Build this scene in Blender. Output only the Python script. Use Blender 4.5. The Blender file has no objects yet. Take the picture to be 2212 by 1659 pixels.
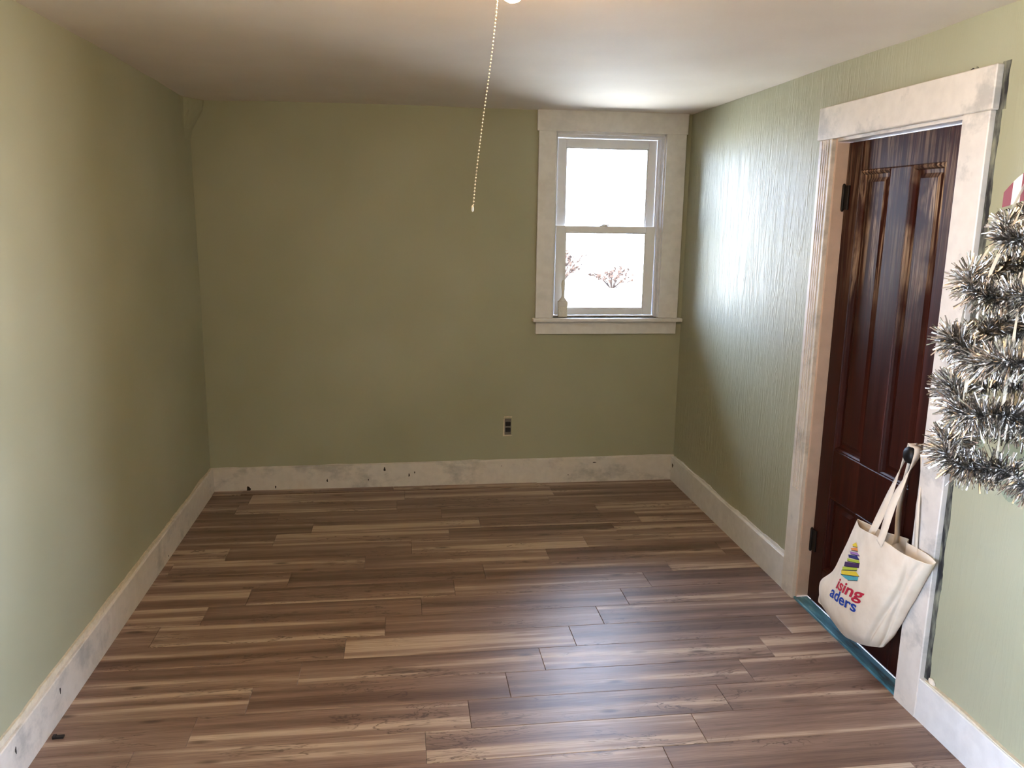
import bpy, bmesh, math, random
from mathutils import Vector, Matrix, noise
from mathutils.bvhtree import BVHTree

random.seed(7)
SC = bpy.context.scene
COL = SC.collection

# ------------------------------------------------------------------ camera
W, D, H = 2.899, 4.924, 2.278          # room: left wall x=0, right wall x=W, far wall y=D, ceiling z=H
YF = -2.4                              # wall behind the photographer
F_PX, PITCH, YAW, ROLL = 1760.2, 0.19982, 0.13610, 0.01556
CAM = Vector((1.157, 0.0, 1.65))
fw = Vector((math.sin(YAW) * math.cos(PITCH), math.cos(YAW) * math.cos(PITCH), -math.sin(PITCH)))
rt = Vector((math.cos(YAW), -math.sin(YAW), 0)); up = rt.cross(fw)
rt, up = rt * math.cos(ROLL) + up * math.sin(ROLL), up * math.cos(ROLL) - rt * math.sin(ROLL)
cd = bpy.data.cameras.new('camera'); cam = bpy.data.objects.new('camera', cd); COL.objects.link(cam)
cd.sensor_width = 36; cd.lens = F_PX / 2212 * 36; cd.clip_start = 0.02
cam.matrix_world = Matrix(((rt.x, up.x, -fw.x, CAM.x), (rt.y, up.y, -fw.y, CAM.y), (rt.z, up.z, -fw.z, CAM.z), (0, 0, 0, 1)))
SC.camera = cam

# ------------------------------------------------------------------ light and exposure
SC.view_settings.view_transform = 'Standard'; SC.view_settings.look = 'None'
SC.view_settings.gamma = 1; SC.view_settings.use_curve_mapping = False
SC.view_settings.exposure = 1.90
SC.cycles.diffuse_bounces = 4; SC.cycles.glossy_bounces = 2; SC.cycles.max_bounces = 5; SC.cycles.transparent_max_bounces = 8
SC.cycles.use_light_tree = False; SC.cycles.caustics_reflective = False; SC.cycles.caustics_refractive = False
SKY_COL, SKY = (0.62, 0.73, 1.0), 11.5
wd = bpy.data.worlds.new('world'); SC.world = wd; wd.use_nodes = True
bg = wd.node_tree.nodes['Background']; bg.inputs[0].default_value = (*SKY_COL, 1); bg.inputs[1].default_value = SKY
BULB_COL, BULB = (1.0, 0.64, 0.32), 200.0
sl = bpy.data.lights.new('sun', 'SUN'); sl.energy = 28; sl.color = (1.0, .95, .88); sl.angle = .009
so = bpy.data.objects.new('sun', sl); COL.objects.link(so)      # shines on the slope outside, past the house
so.rotation_euler = Vector((.45, .75, -.8)).to_track_quat('-Z', 'Y').to_euler()
WIN = (2.067, 2.747, 1.058, 2.16)      # window opening in the far wall: x0 x1 z0 z1
SIDE = (-1.15, 0.75, 0.35, 2.08)      # added unseen window in each side wall, daylight for the near walls: y0 y1 z0 z1
def portal(name, loc, rot, sx, sy):
    l = bpy.data.lights.new(name, 'AREA'); l.shape = 'RECTANGLE'; l.size = sx; l.size_y = sy
    l.cycles.is_portal = True
    o = bpy.data.objects.new(name, l); COL.objects.link(o); o.location = loc; o.rotation_euler = rot
portal('window_light', ((WIN[0] + WIN[1]) / 2, D + .15, (WIN[2] + WIN[3]) / 2), (-math.pi / 2, 0, 0), .68, 1.1)
portal('added_side_window_light', (W + .15, (SIDE[0] + SIDE[1]) / 2, (SIDE[2] + SIDE[3]) / 2), (0, math.pi / 2, 0), 1.73, 1.90)  # sky portals of the two added side windows
portal('added_side_window_light', (-.15, (SIDE[0] + SIDE[1]) / 2, (SIDE[2] + SIDE[3]) / 2), (0, -math.pi / 2, 0), 1.73, 1.90)

# ------------------------------------------------------------------ helpers
def srgb(r, g, b):
    f = lambda c: ((c / 255 + .055) / 1.055) ** 2.4 if c > 10 else c / 255 / 12.92
    return (f(r), f(g), f(b), 1)

def mesh_obj(name, bm, mat, parent=None, smooth=False, loc=None):
    me = bpy.data.meshes.new(name); bm.normal_update(); bm.to_mesh(me); bm.free()
    return link(name, me, mat, parent, smooth, loc)

def link(name, me, mat, parent=None, smooth=False, loc=None):
    if mat is not None and not me.materials: me.materials.append(mat)
    if smooth:
        for p in me.polygons: p.use_smooth = True
    o = bpy.data.objects.new(name, me); COL.objects.link(o)
    if parent is not None: o.parent = parent
    if loc is not None: o.location = loc
    return o

def empty(name, loc=(0, 0, 0)):
    o = bpy.data.objects.new(name, None); COL.objects.link(o); o.location = loc; o.empty_display_size = .1
    return o

def tag(o, label=None, cat=None, group=None, kind=None):
    if label: o['label'] = label
    if cat: o['category'] = cat
    if group: o['group'] = group
    if kind: o['kind'] = kind
    return o

def add_box(bm, x0, x1, y0, y1, z0, z1, bev=0.0, seg=1):
    b = bmesh.new()
    vs = [b.verts.new((x, y, z)) for z in (z0, z1) for y in (y0, y1) for x in (x0, x1)]
    for f in ((0, 2, 3, 1), (4, 5, 7, 6), (0, 1, 5, 4), (2, 6, 7, 3), (0, 4, 6, 2), (1, 3, 7, 5)):
        b.faces.new([vs[i] for i in f])
    if bev > 0: bmesh.ops.bevel(b, geom=b.edges[:], offset=bev, segments=seg, affect='EDGES', profile=.5)
    merge(bm, b)

def merge(bm, b):
    m = bpy.data.meshes.new('tmp'); b.to_mesh(m); b.free(); bm.from_mesh(m); bpy.data.meshes.remove(m)

def box(name, mat, parent, x0, x1, y0, y1, z0, z1, bev=0.0, seg=1):
    bm = bmesh.new(); add_box(bm, x0, x1, y0, y1, z0, z1, bev, seg)
    return mesh_obj(name, bm, mat, parent)

def lathe(bm, prof, n=24, origin=(0, 0, 0), axis='Z'):
    rings = []
    for r, h in prof:
        ring = []
        for i in range(n):
            a = 2 * math.pi * i / n
            c, s = r * math.cos(a), r * math.sin(a)
            v = (c, s, h) if axis == 'Z' else ((h, c, s) if axis == 'X' else (c, h, s))
            ring.append(bm.verts.new(Vector(v) + Vector(origin)))
        rings.append(ring)
    for a, b in zip(rings, rings[1:]):
        for i in range(n):
            bm.faces.new((a[i], a[(i + 1) % n], b[(i + 1) % n], b[i]))
    if prof[0][0] > 1e-6: bm.faces.new(rings[0][::-1])
    if prof[-1][0] > 1e-6: bm.faces.new(rings[-1])
    bmesh.ops.remove_doubles(bm, verts=bm.verts[:], dist=1e-6)
    bmesh.ops.recalc_face_normals(bm, faces=bm.faces[:])

def tube(bm, pts, r, n=8):
    pts = [Vector(p) for p in pts]; prev = None
    for i, p in enumerate(pts):
        t = (pts[min(i + 1, len(pts) - 1)] - pts[max(i - 1, 0)]).normalized()
        a = t.cross(Vector((0, 0, 1)) if abs(t.z) < .9 else Vector((1, 0, 0))).normalized(); b = t.cross(a)
        rr = r[i] if isinstance(r, (list, tuple)) else r
        ring = [bm.verts.new(p + (a * math.cos(2 * math.pi * k / n) + b * math.sin(2 * math.pi * k / n)) * rr) for k in range(n)]
        if prev:
            for k in range(n): bm.faces.new((prev[k], prev[(k + 1) % n], ring[(k + 1) % n], ring[k]))
        else: bm.faces.new(ring[::-1])
        prev = ring
    bm.faces.new(prev)

def catmull(P, t):
    n = len(P) - 1; x = max(0, min(n - 1e-9, t * n)); i = int(x); u = x - i
    p = [Vector(P[max(0, min(n, i + k))]) for k in (-1, 0, 1, 2)]
    return .5 * ((2 * p[1]) + (p[2] - p[0]) * u + (2 * p[0] - 5 * p[1] + 4 * p[2] - p[3]) * u * u + (3 * p[1] - p[0] - 3 * p[2] + p[3]) * u ** 3)

def sm(a, b, x):
    t = max(0, min(1, (x - a) / (b - a))); return t * t * (3 - 2 * t)

# ------------------------------------------------------------------ materials
class NT:
    def __init__(s, name):
        s.m = bpy.data.materials.new(name); s.m.use_nodes = True; s.t = s.m.node_tree
        s.b = s.t.nodes['Principled BSDF']
    def n(s, typ, **kw):
        nd = s.t.nodes.new(typ)
        for k, v in kw.items():
            if k.startswith('_'): setattr(nd, k[1:], v)
            else: nd.inputs[k.replace('__', ' ')].default_value = v
        return nd
    def l(s, a, b): s.t.links.new(a, b)
    def coord(s, scale=(1, 1, 1), kind='Object', off=None):
        tc = s.n('ShaderNodeTexCoord'); mp = s.n('ShaderNodeMapping'); mp.inputs['Scale'].default_value = scale
        s.l(tc.outputs[kind], mp.inputs[0])
        if off is not None: s.l(off, mp.inputs['Location'])
        return mp.outputs[0]
    def noise(s, vec, scale=1, detail=2, rough=.5, dist=0):
        nd = s.n('ShaderNodeTexNoise', Scale=scale, Detail=detail, Roughness=rough, Distortion=dist); s.l(vec, nd.inputs['Vector'])
        return nd.outputs[0]
    def ramp(s, fac, stops):
        nd = s.n('ShaderNodeValToRGB'); e = nd.color_ramp.elements
        while len(e) < len(stops): e.new(.5)
        for el, (p, c) in zip(e, stops):
            el.position = p; el.color = c if len(c) == 4 else (*c, 1)
        s.l(fac, nd.inputs[0]); return nd.outputs[0]
    def mix(s, fac, a, b, mode='MIX'):
        nd = s.n('ShaderNodeMix'); nd.data_type = 'RGBA'; nd.blend_type = mode
        for sock, v in ((nd.inputs[0], fac), (nd.inputs[6], a), (nd.inputs[7], b)):
            if hasattr(v, 'is_output') or isinstance(v, bpy.types.NodeSocket): s.l(v, sock)
            else: sock.default_value = v
        return nd.outputs[2]
    def math(s, op, a, b=0.0):
        nd = s.n('ShaderNodeMath', _operation=op)
        for sock, v in ((nd.inputs[0], a), (nd.inputs[1], b)):
            if isinstance(v, bpy.types.NodeSocket): s.l(v, sock)
            else: sock.default_value = v
        return nd.outputs[0]
    def col(s, v):
        if isinstance(v, bpy.types.NodeSocket): s.l(v, s.b.inputs['Base Color'])
        else: s.b.inputs['Base Color'].default_value = v
    def rough(s, v):
        if isinstance(v, bpy.types.NodeSocket): s.l(v, s.b.inputs['Roughness'])
        else: s.b.inputs['Roughness'].default_value = v
    def bump(s, h, strength=.3, dist=.002):
        nd = s.n('ShaderNodeBump', Strength=strength, Distance=dist); s.l(h, nd.inputs['Height']); s.l(nd.outputs[0], s.b.inputs['Normal'])

def plain(name, c, rough=.5, metal=0.0, spec=.5, var=.06, scale=30):
    k = NT(name); n = k.noise(k.coord(), scale, 3)
    d = tuple(max(0, x * (1 - var * 2)) for x in c[:3]) + (1,)
    k.col(k.ramp(n, [(.3, d), (.7, c)])); k.rough(rough); k.b.inputs['Metallic'].default_value = metal
    k.b.inputs['Specular IOR Level'].default_value = spec
    return k.m

def wall_mat(name, wrinkle=0.0):
    k = NT(name); v = k.coord()
    n1 = k.noise(v, 1.6, 2)
    c = k.ramp(n1, [(.3, srgb(161, 162, 136)), (.7, srgb(171, 172, 148))])
    k.col(c); k.rough(.5); k.b.inputs['Specular IOR Level'].default_value = .35
    if wrinkle:
        h = k.math('MULTIPLY', k.noise(v, 7, 1), .5)
        w = k.noise(k.coord((1, 9, .55)), 3.0, 3, .6, 1.2)
        r = k.ramp(w, [(.44, (0, 0, 0)), (.50, (1, 1, 1)), (.56, (0, 0, 0))])
        fine = k.noise(k.coord((1, 26, 3.0)), 3.0, 3)
        h = k.math('ADD', h, k.math('MULTIPLY', k.math('MULTIPLY', r, fine), wrinkle))
        lap = k.noise(k.coord((1, .6, 9)), 3.0, 2)
        h = k.math('ADD', h, k.math('MULTIPLY', lap, wrinkle * .4))
        sep = k.n('ShaderNodeSeparateXYZ'); k.l(v, sep.inputs[0])
        h = k.math('MULTIPLY', h, k.ramp(k.math('MULTIPLY', sep.outputs[1], .2), [(.52, (.12,) * 3), (.66, (1, 1, 1))]))
        k.bump(h, .5, .004)
    return k.m

M = {}
M['wall'] = wall_mat('sage_wall_paint'); M['wallR'] = wall_mat('sage_paint_over_wallpaper', 1.6)
def ceiling_mat():
    k = NT('ceiling_paint'); v = k.coord(); n = k.noise(v, 2.2, 4)
    k.col(k.ramp(n, [(.3, srgb(226, 215, 202)), (.7, srgb(234, 224, 212))])); k.rough(.75); return k.m
M['ceiling'] = ceiling_mat()
def trim_mat(name, smudge, base=(222, 216, 208)):
    k = NT(name); v = k.coord()
    a = k.noise(k.coord((1, 1.3, 1.6)), 3.2, 5, .68, .15); b = k.noise(k.coord((2.2, 2.2, 2.2)), 11, 4)
    c = k.ramp(b, [(.35, srgb(*[int(x * .965) for x in base])), (.65, srgb(*base))])
    m = k.ramp(a, [(.53, (0, 0, 0)), (.66, (1, 1, 1))])
    k.col(k.mix(k.math('MULTIPLY', m, smudge), c, srgb(138, 141, 140))); k.rough(.42); return k.m
M['trim'] = trim_mat('white_trim_primer', .5); M['trimw'] = trim_mat('white_window_paint', .12, (226, 226, 225))
M['vinyl'] = plain('white_vinyl', srgb(232, 234, 236), .35, var=.01)
M['plaster'] = plain('cream_plaster_edge', srgb(222, 212, 190), .8, var=.10, scale=60)
M['jambwood'] = plain('pinkish_primed_wood', srgb(214, 190, 172), .55, var=.06, scale=18)
M['black'] = plain('black_plastic', srgb(18, 16, 17), .4)
M['iron'] = plain('black_iron', srgb(24, 21, 20), .5, metal=.4)
M['hole'] = plain('dark_nail_mark', srgb(46, 40, 34), .9)

def plank_mat():
    k = NT('vinyl_plank_print')
    oi = k.n('ShaderNodeObjectInfo'); rnd = oi.outputs['Random']
    cb = k.n('ShaderNodeCombineXYZ'); k.l(k.math('MULTIPLY', rnd, 137.0), cb.inputs[0]); k.l(k.math('MULTIPLY', rnd, 71.0), cb.inputs[1])
    k.l(k.math('MULTIPLY', rnd, 23.0), cb.inputs[2])
    off = cb.outputs[0]
    band = k.noise(k.coord((.7, 19, 1), off=off), 1.0, 1.5, .45, .25)
    streak = k.noise(k.coord((1.6, 42, 1), off=off), 1.0, 3, .6, .3)
    grain = k.noise(k.coord((7, 260, 1), off=off), 1.0, 3, .6)
    wav = k.noise(k.coord((3.2, 15, 1), off=off), 1.0, 4, .6, 1.3)
    tone = k.math('MULTIPLY', k.math('SUBTRACT', k.math('FRACT', k.math('MULTIPLY', rnd, 17.3)), .5), .13)
    v = k.math('ADD', k.math('MULTIPLY', band, .80), k.math('MULTIPLY', streak, .20))
    v = k.math('ADD', v, tone)
    c = k.ramp(v, [(.30, srgb(106, 82, 70)), (.42, srgb(128, 103, 90)), (.52, srgb(146, 121, 107)), (.575, srgb(158, 134, 118)), (.61, srgb(188, 166, 147)), (.74, srgb(198, 178, 159))])
    g = k.ramp(grain, [(.30, srgb(196, 190, 186)), (.62, (1, 1, 1))])
    c = k.mix(.75, c, g, 'MULTIPLY')
    ln = k.ramp(wav, [(.478, (0, 0, 0)), (.50, (1, 1, 1)), (.522, (0, 0, 0))])
    gate = k.ramp(k.noise(k.coord((1.3, 4, 1), off=off), 1.7, 2), [(.50, (0, 0, 0)), (.60, (1, 1, 1))])
    c = k.mix(k.math('MULTIPLY', k.math('MULTIPLY', ln, gate), .85), c, srgb(70, 50, 40))
    vo = k.n('ShaderNodeTexVoronoi', Scale=1.0, Randomness=1.0); k.l(k.coord((3.0, 10, 1), off=off), vo.inputs['Vector'])
    kn = k.ramp(vo.outputs['Distance'], [(.05, (1, 1, 1)), (.15, (0, 0, 0))])
    c = k.mix(k.math('MULTIPLY', kn, .8), c, srgb(74, 54, 44))
    k.col(c); k.rough(k.ramp(grain, [(.3, (.46,) * 3), (.7, (.37,) * 3)])); k.b.inputs['Specular IOR Level'].default_value = .5
    return k.m
M['plank'] = plank_mat()

def door_mat(name, amount):
    k = NT(name); v = k.coord()
    g = k.noise(k.coord((8, 60, 1.6)), 1.0, 4, .6, .8)
    c = k.ramp(g, [(.3, srgb(34, 11, 8)), (.55, srgb(50, 18, 11)), (.75, srgb(70, 29, 16))])
    sep = k.n('ShaderNodeSeparateXYZ'); tc = k.n('ShaderNodeTexCoord'); k.l(tc.outputs['Object'], sep.inputs[0])
    z = k.ramp(k.math('MULTIPLY', sep.outputs[2], .5), [(.60, (0, 0, 0)), (.80, (.62,) * 3), (.95, (1, 1, 1))])
    cath = k.noise(k.coord((4, 26, 1.1)), 1.0, 5, .65, 2.2)
    w = k.ramp(cath, [(.46, (0, 0, 0)), (.58, (1, 1, 1))])
    blot = k.ramp(k.noise(v, 5, 3), [(.36, (0, 0, 0)), (.56, (1, 1, 1))])
    wear = k.math('MULTIPLY', k.math('MULTIPLY', w, z), blot)
    c = k.mix(k.math('MULTIPLY', wear, amount), c, srgb(190, 162, 132))
    k.col(c); k.rough(k.ramp(g, [(.3, (.30,) * 3), (.7, (.44,) * 3)])); k.b.inputs['Specular IOR Level'].default_value = .15; k.bump(g, .10, .001); return k.m
M['door'] = door_mat('dark_varnished_wood', .28); M['panel'] = door_mat('worn_dark_varnish', 1.0)
def thresh_mat():
    k = NT('worn_teal_paint'); n = k.noise(k.coord((30, 6, 30)), 1.5, 4)
    k.col(k.ramp(n, [(.30, srgb(52, 62, 66)), (.42, srgb(62, 112, 130)), (.62, srgb(84, 140, 160)), (.74, srgb(150, 180, 190))])); k.rough(.4); return k.m
M['teal'] = thresh_mat()
def raw_mat():
    k = NT('bare_grey_wood_gap'); n = k.noise(k.coord((20, 20, 7)), 2.0, 4)
    k.col(k.ramp(n, [(.38, srgb(34, 34, 36)), (.55, srgb(104, 106, 96)), (.68, srgb(136, 138, 118))])); k.rough(.85); return k.m
M['raw'] = raw_mat()
def canvas_mat():
    k = NT('natural_canvas'); v = k.coord()
    wv = k.noise(k.coord((1, 1, 1)), 900, 1); n = k.noise(v, 16, 4)
    k.col(k.ramp(n, [(.3, srgb(226, 212, 192)), (.7, srgb(238, 226, 208))])); k.rough(.9); k.b.inputs['Specular IOR Level'].default_value = .15
    k.bump(k.math('ADD', k.math('MULTIPLY', wv, .25), k.noise(v, 24, 3)), .45, .004); return k.m
M['canvas'] = canvas_mat()
def glass_mat():
    k = NT('window_glass'); t = k.t
    tr = k.n('ShaderNodeBsdfTransparent'); gl = k.n('ShaderNodeBsdfGlossy', Roughness=.02)
    tr.inputs[0].default_value = (.96, .98, .98, 1)
    fr = k.n('ShaderNodeFresnel', IOR=1.45); mx = k.n('ShaderNodeMixShader')
    k.l(fr.outputs[0], mx.inputs[0]); k.l(tr.outputs[0], mx.inputs[1]); k.l(gl.outputs[0], mx.inputs[2])
    k.l(mx.outputs[0], t.nodes['Material Output'].inputs[0]); return k.m
M['glass'] = glass_mat()
def emis(name, c, s):
    k = NT(name); k.b.inputs['Base Color'].default_value = (1, 1, 1, 1)
    k.b.inputs['Emission Color'].default_value = (*c, 1); k.b.inputs['Emission Strength'].default_value = s; return k.m
M['bulb'] = emis('lit_bulb_glass', BULB_COL, BULB)
M['porcelain'] = plain('white_porcelain', srgb(236, 230, 220), .25, var=.02)
M['brass'] = plain('nickel_bead_chain', srgb(226, 214, 190), .3, metal=.6)
M['steel'] = plain('grey_steel', srgb(128, 122, 116), .5, metal=.3)
M['tinsel'] = plain('silver_tinsel', (.88, .85, .80, 1), .2, metal=1.0, var=.12, scale=80)
def film_mat():
    k = NT('clear_ribbon'); tr = k.n('ShaderNodeBsdfTransparent'); tl = k.n('ShaderNodeBsdfPrincipled')
    tl.inputs['Base Color'].default_value = srgb(232, 222, 200); tl.inputs['Roughness'].default_value = .2
    mx = k.n('ShaderNodeMixShader'); mx.inputs[0].default_value = .5
    k.l(tr.outputs[0], mx.inputs[1]); k.l(tl.outputs[0], mx.inputs[2]); k.l(mx.outputs[0], k.t.nodes['Material Output'].inputs[0]); return k.m
M['film'] = film_mat()
M['red'] = plain('red_ribbon', srgb(120, 20, 20), .4); M['white'] = plain('white_ribbon', srgb(232, 222, 206), .5)
M['brushw'] = plain('pale_brush_plastic', srgb(214, 212, 204), .45, var=.03)
M['bristle'] = plain('pale_bristles', srgb(222, 218, 206), .8, var=.10, scale=120)
M['twig'] = plain('dry_twigs', srgb(40, 33, 31), .95, spec=.05)
M['leaf'] = plain('dry_leaves', srgb(46, 37, 33), .95, spec=.05)
M['ground'] = plain('pale_dry_ground', srgb(206, 202, 190), .95, var=.15, scale=.6)
M['patch'] = plain('darker_sage_patch', srgb(140, 152, 130), .5, var=.03)
M['subfloor'] = plain('dark_subfloor', srgb(30, 24, 20), .9)

# ------------------------------------------------------------------ structure: walls, ceiling
def grid(bm, P, nu, nv):
    V = [[bm.verts.new(P(i / nu, j / nv)) for i in range(nu + 1)] for j in range(nv + 1)]
    for j in range(nv):
        for i in range(nu): bm.faces.new((V[j][i], V[j][i + 1], V[j + 1][i + 1], V[j + 1][i]))

# left wall, a little bowed and with the plaster lump in its upper far corner
bm = bmesh.new()
def PL(u, v):
    y = 1.1 + (D + .02 - 1.1) * u; z = -.02 + (H + .06) * v
    x = .004 * noise.noise(Vector((y * .9, z * .9, 3))) + .085 * sm(D - .16, D, y) * sm(H - .22, H - .02, z)
    return (x, y, z)
grid(bm, PL, 100, 44); add_box(bm, -.14, -.02, 1.1, D + .14, -.1, H + .1)
for b in ((YF - .1, SIDE[0], -.1, H + .1), (SIDE[1], 1.1, -.1, H + .1), (SIDE[0], SIDE[1], -.1, SIDE[2]), (SIDE[0], SIDE[1], SIDE[3], H + .1)):
    add_box(bm, -.14, 0, *b)
wl = mesh_obj('wall_left', bm, M['wall'], smooth=False)
tag(wl, 'sage green painted plaster wall along the left side of the room', 'wall', kind='structure')

bm = bmesh.new()
x0, x1, z0, z1 = WIN
for b in ((-.14, x0, -.1, H + .1), (x1, W + .14, -.1, H + .1), (x0, x1, -.1, z0), (x0, x1, z1, H + .1)):
    add_box(bm, b[0], b[1], D, D + .14, b[2], b[3])
wb = mesh_obj('wall_back', bm, M['wall'])
tag(wb, 'sage green far wall with the window and the uncovered outlet', 'wall', kind='structure')

DY0, DY1, DZ = 2.42, 3.20, 1.988          # door opening in the right wall
bm = bmesh.new()
for b in ((YF - .1, SIDE[0], -.1, H + .1), (SIDE[1], DY0, -.1, H + .1), (SIDE[0], SIDE[1], -.1, SIDE[2]), (SIDE[0], SIDE[1], SIDE[3], H + .1),
          (DY0, DY1, DZ, H + .1), (DY1, D + .14, -.1, H + .1), (DY0, DY1, -.1, -.012)):
    add_box(bm, W, W + .14, b[0], b[1], b[2], b[3])
wr = mesh_obj('wall_right', bm, M['wallR'])
tag(wr, 'sage green right-hand wall with wrinkled wallpaper under the paint and the brown door', 'wall', kind='structure')
bm = bmesh.new(); add_box(bm, -.14, W + .14, YF - .1, YF, -.1, H + .1)
tag(mesh_obj('wall_front', bm, M['wall']), 'sage green wall behind the photographer', 'wall', kind='structure')

bm = bmesh.new()
def PC(u, v):
    x = -.03 + (W + .06) * u; y = YF - .02 + (D - YF + .04) * (1 - v)
    z = H + .005 * noise.noise(Vector((x * 1.7, y * 1.3, 8))) + .0025 * noise.noise(Vector((x * 5, y * 5, 1)))
    z -= .012 * sm(.5, 0, x) * sm(4.2, 4.9, y)
    return (x, y, z)
grid(bm, PC, 70, 130); add_box(bm, -.14, W + .14, YF - .1, D + .14, H + .03, H + .15)
ce = mesh_obj('ceiling', bm, M['ceiling'], smooth=True)
tag(ce, 'uneven off-white plaster ceiling', 'ceiling', kind='structure')

# ------------------------------------------------------------------ floor: every plank its own mesh
fl = empty('floor'); tag(fl, 'grey brown vinyl plank floor laid across the room', 'floor', kind='structure')
box('subfloor', M['subfloor'], fl, -.1, W + .14, YF - .1, D + .1, -.10, -.006)
PW, PLN = .1615, .905
cache = {}
def plank(xa, xb, ya, yb, z=0.0, tilt=0.0):
    L, w = round(xb - xa, 3), round(yb - ya, 3)
    if L < .012 or w < .012: return
    if (L, w) not in cache:
        bm = bmesh.new(); g = .0006
        hx, hy, c, t = L / 2 - g, w / 2 - g, .0012, .0055
        lo = [(-hx, -hy), (hx, -hy), (hx, hy), (-hx, hy)]
        r0 = [bm.verts.new((x, y, -t)) for x, y in lo]
        r1 = [bm.verts.new((x, y, -c * .7)) for x, y in lo]
        r2 = [bm.verts.new((x - math.copysign(c, x), y - math.copysign(c, y), 0)) for x, y in lo]
        bm.faces.new(r0[::-1]); bm.faces.new(r2)
        for a, b in ((r0, r1), (r1, r2)):
            for i in range(4): bm.faces.new((a[i], a[(i + 1) % 4], b[(i + 1) % 4], b[i]))
        me = bpy.data.meshes.new('plank'); bm.normal_update(); bm.to_mesh(me); bm.free(); me.materials.append(M['plank']); cache[(L, w)] = me
    o = bpy.data.objects.new('plank', cache[(L, w)]); COL.objects.link(o); o.parent = fl
    o.location = ((xa + xb) / 2, (ya + yb) / 2, z); o.rotation_euler = (0, tilt, 0)
special = {9: .965, 10: .288, 11: .49, 12: .666, 13: .463, 14: .211, 15: .257, 16: .187}
k = -28
while True:
    ya = 2.243 + k * PW
    if ya > D - .01: break
    yb = min(ya + PW, D - .006)
    if yb > YF:
        ya = max(ya, YF)
        j = special.get(k, (1.217 + .1525 * k) % PLN)
        cuts = [.004] + [c for c in (j - PLN, j, j + PLN, j + 2 * PLN, j + 3 * PLN) if .03 < c < W - .03] + [W - .004]
        for a, b in zip(cuts, cuts[1:]):
            loose = (k == 16 and b < 2.1)
            plank(a, b, ya + (.004 if loose else 0), yb, .004 if loose else 0.0)
    k += 1

# ------------------------------------------------------------------ baseboards
def ragged(name, parent, mat, pts_lo, pts_hi, nrm, th=.003):
    bm = bmesh.new(); n = Vector(nrm) * th
    A = [bm.verts.new(p) for p in pts_lo]; B = [bm.verts.new(p) for p in pts_hi]
    A2 = [bm.verts.new(Vector(p) + n) for p in pts_lo]; B2 = [bm.verts.new(Vector(p) + n) for p in pts_hi]
    for i in range(len(A) - 1):
        bm.faces.new((A2[i], A2[i + 1], B2[i + 1], B2[i])); bm.faces.new((B2[i], B2[i + 1], B[i + 1], B[i])); bm.faces.new((A[i], A[i + 1], A2[i + 1], A2[i]))
    for i in (0, len(A) - 1): bm.faces.new((A[i], A2[i], B2[i], B[i]))
    bmesh.ops.recalc_face_normals(bm, faces=bm.faces[:])
    return mesh_obj(name, bm, mat, parent)

def board(name, mat, parent, P, n, th, bev=.003):
    """P(u)->(bottom point, top point), board extruded by th along n"""
    bm = bmesh.new(); nv = Vector(n); N = 24; rows = []
    for i in range(N + 1):
        lo, hi = P(i / N); lo, hi = Vector(lo), Vector(hi)
        rows.append([bm.verts.new(q) for q in (lo, lo + nv * th, hi + nv * th - Vector((0, 0, bev)), hi + nv * (th - bev), hi)])
    for a, b in zip(rows, rows[1:]):
        for q in range(4): bm.faces.new((a[q], b[q], b[q + 1], a[q + 1]))
        bm.faces.new((a[4], b[4], b[0], a[0]))
    bm.faces.new(rows[0]); bm.faces.new(rows[-1][::-1])
    bmesh.ops.recalc_face_normals(bm, faces=bm.faces[:])
    return mesh_obj(name, bm, mat, parent)

def spot(parent, loc, n, ry, rz, name='nail_hole'):
    bm = bmesh.new(); N = 10; n = Vector(n); s = Vector((0, 0, 1)).cross(n).normalized()
    ph = random.random() * 6
    pr = [1 + .25 * math.sin(3 * a + ph) for a in [2 * math.pi * i / N for i in range(N)]]
    top = [bm.verts.new(Vector(loc) + n * .0008 + s * (ry * pr[i] * math.cos(2 * math.pi * i / N)) + Vector((0, 0, rz * pr[i] * math.sin(2 * math.pi * i / N)))) for i in range(N)]
    bot = [bm.verts.new(v.co - n * .0016) for v in top]
    bm.faces.new(top)
    for i in range(N): bm.faces.new((top[i], bot[i], bot[(i + 1) % N], top[(i + 1) % N]))
    bmesh.ops.recalc_face_normals(bm, faces=bm.faces[:])
    return mesh_obj(name, bm, M['hole'], parent)

BT = .02
bb = empty('baseboard_back', (W / 2, D, 0)); tag(bb, 'white smudged baseboard along the far wall', 'baseboard', kind='structure')
bb_h = lambda x: .142 + .021 * x / W
def child_fix(root):
    for c in root.children: c.matrix_parent_inverse = root.matrix_world.inverted() if False else Matrix.Translation(-root.location)
board('board', M['trim'], bb, lambda u: ((u * W, D, -.004), (u * W, D, bb_h(u * W) + .0015 * noise.noise(Vector((u * 9, 0, 0))))), (0, -1, 0), BT)
xs = [i / 120 * W for i in range(121)]
ragged('paint_edge', bb, M['trim'], [(x, D, bb_h(x) - .004) for x in xs],
       [(x, D, bb_h(x) + .003 + .007 * max(0, noise.noise(Vector((x * 6, 5, 0))) + .25 * noise.noise(Vector((x * 30, 5, 0))))) for x in xs], (0, -1, 0), .004)
for px, z, ry, rz in ((.22, .014, .012, .016), (.38, .022, .004, .009), (.69, .055, .004, .010), (.94, .052, .003, .006), (1.04, .118, .006, .013), (1.19, .076, .004, .011), (1.225, .092, .003, .007), (1.77, .12, .002, .003), (2.2, .05, .003, .003), (2.37, .128, .012, .003)):
    spot(bb, (px, D - BT, z), (0, -1, 0), ry, rz)

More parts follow.
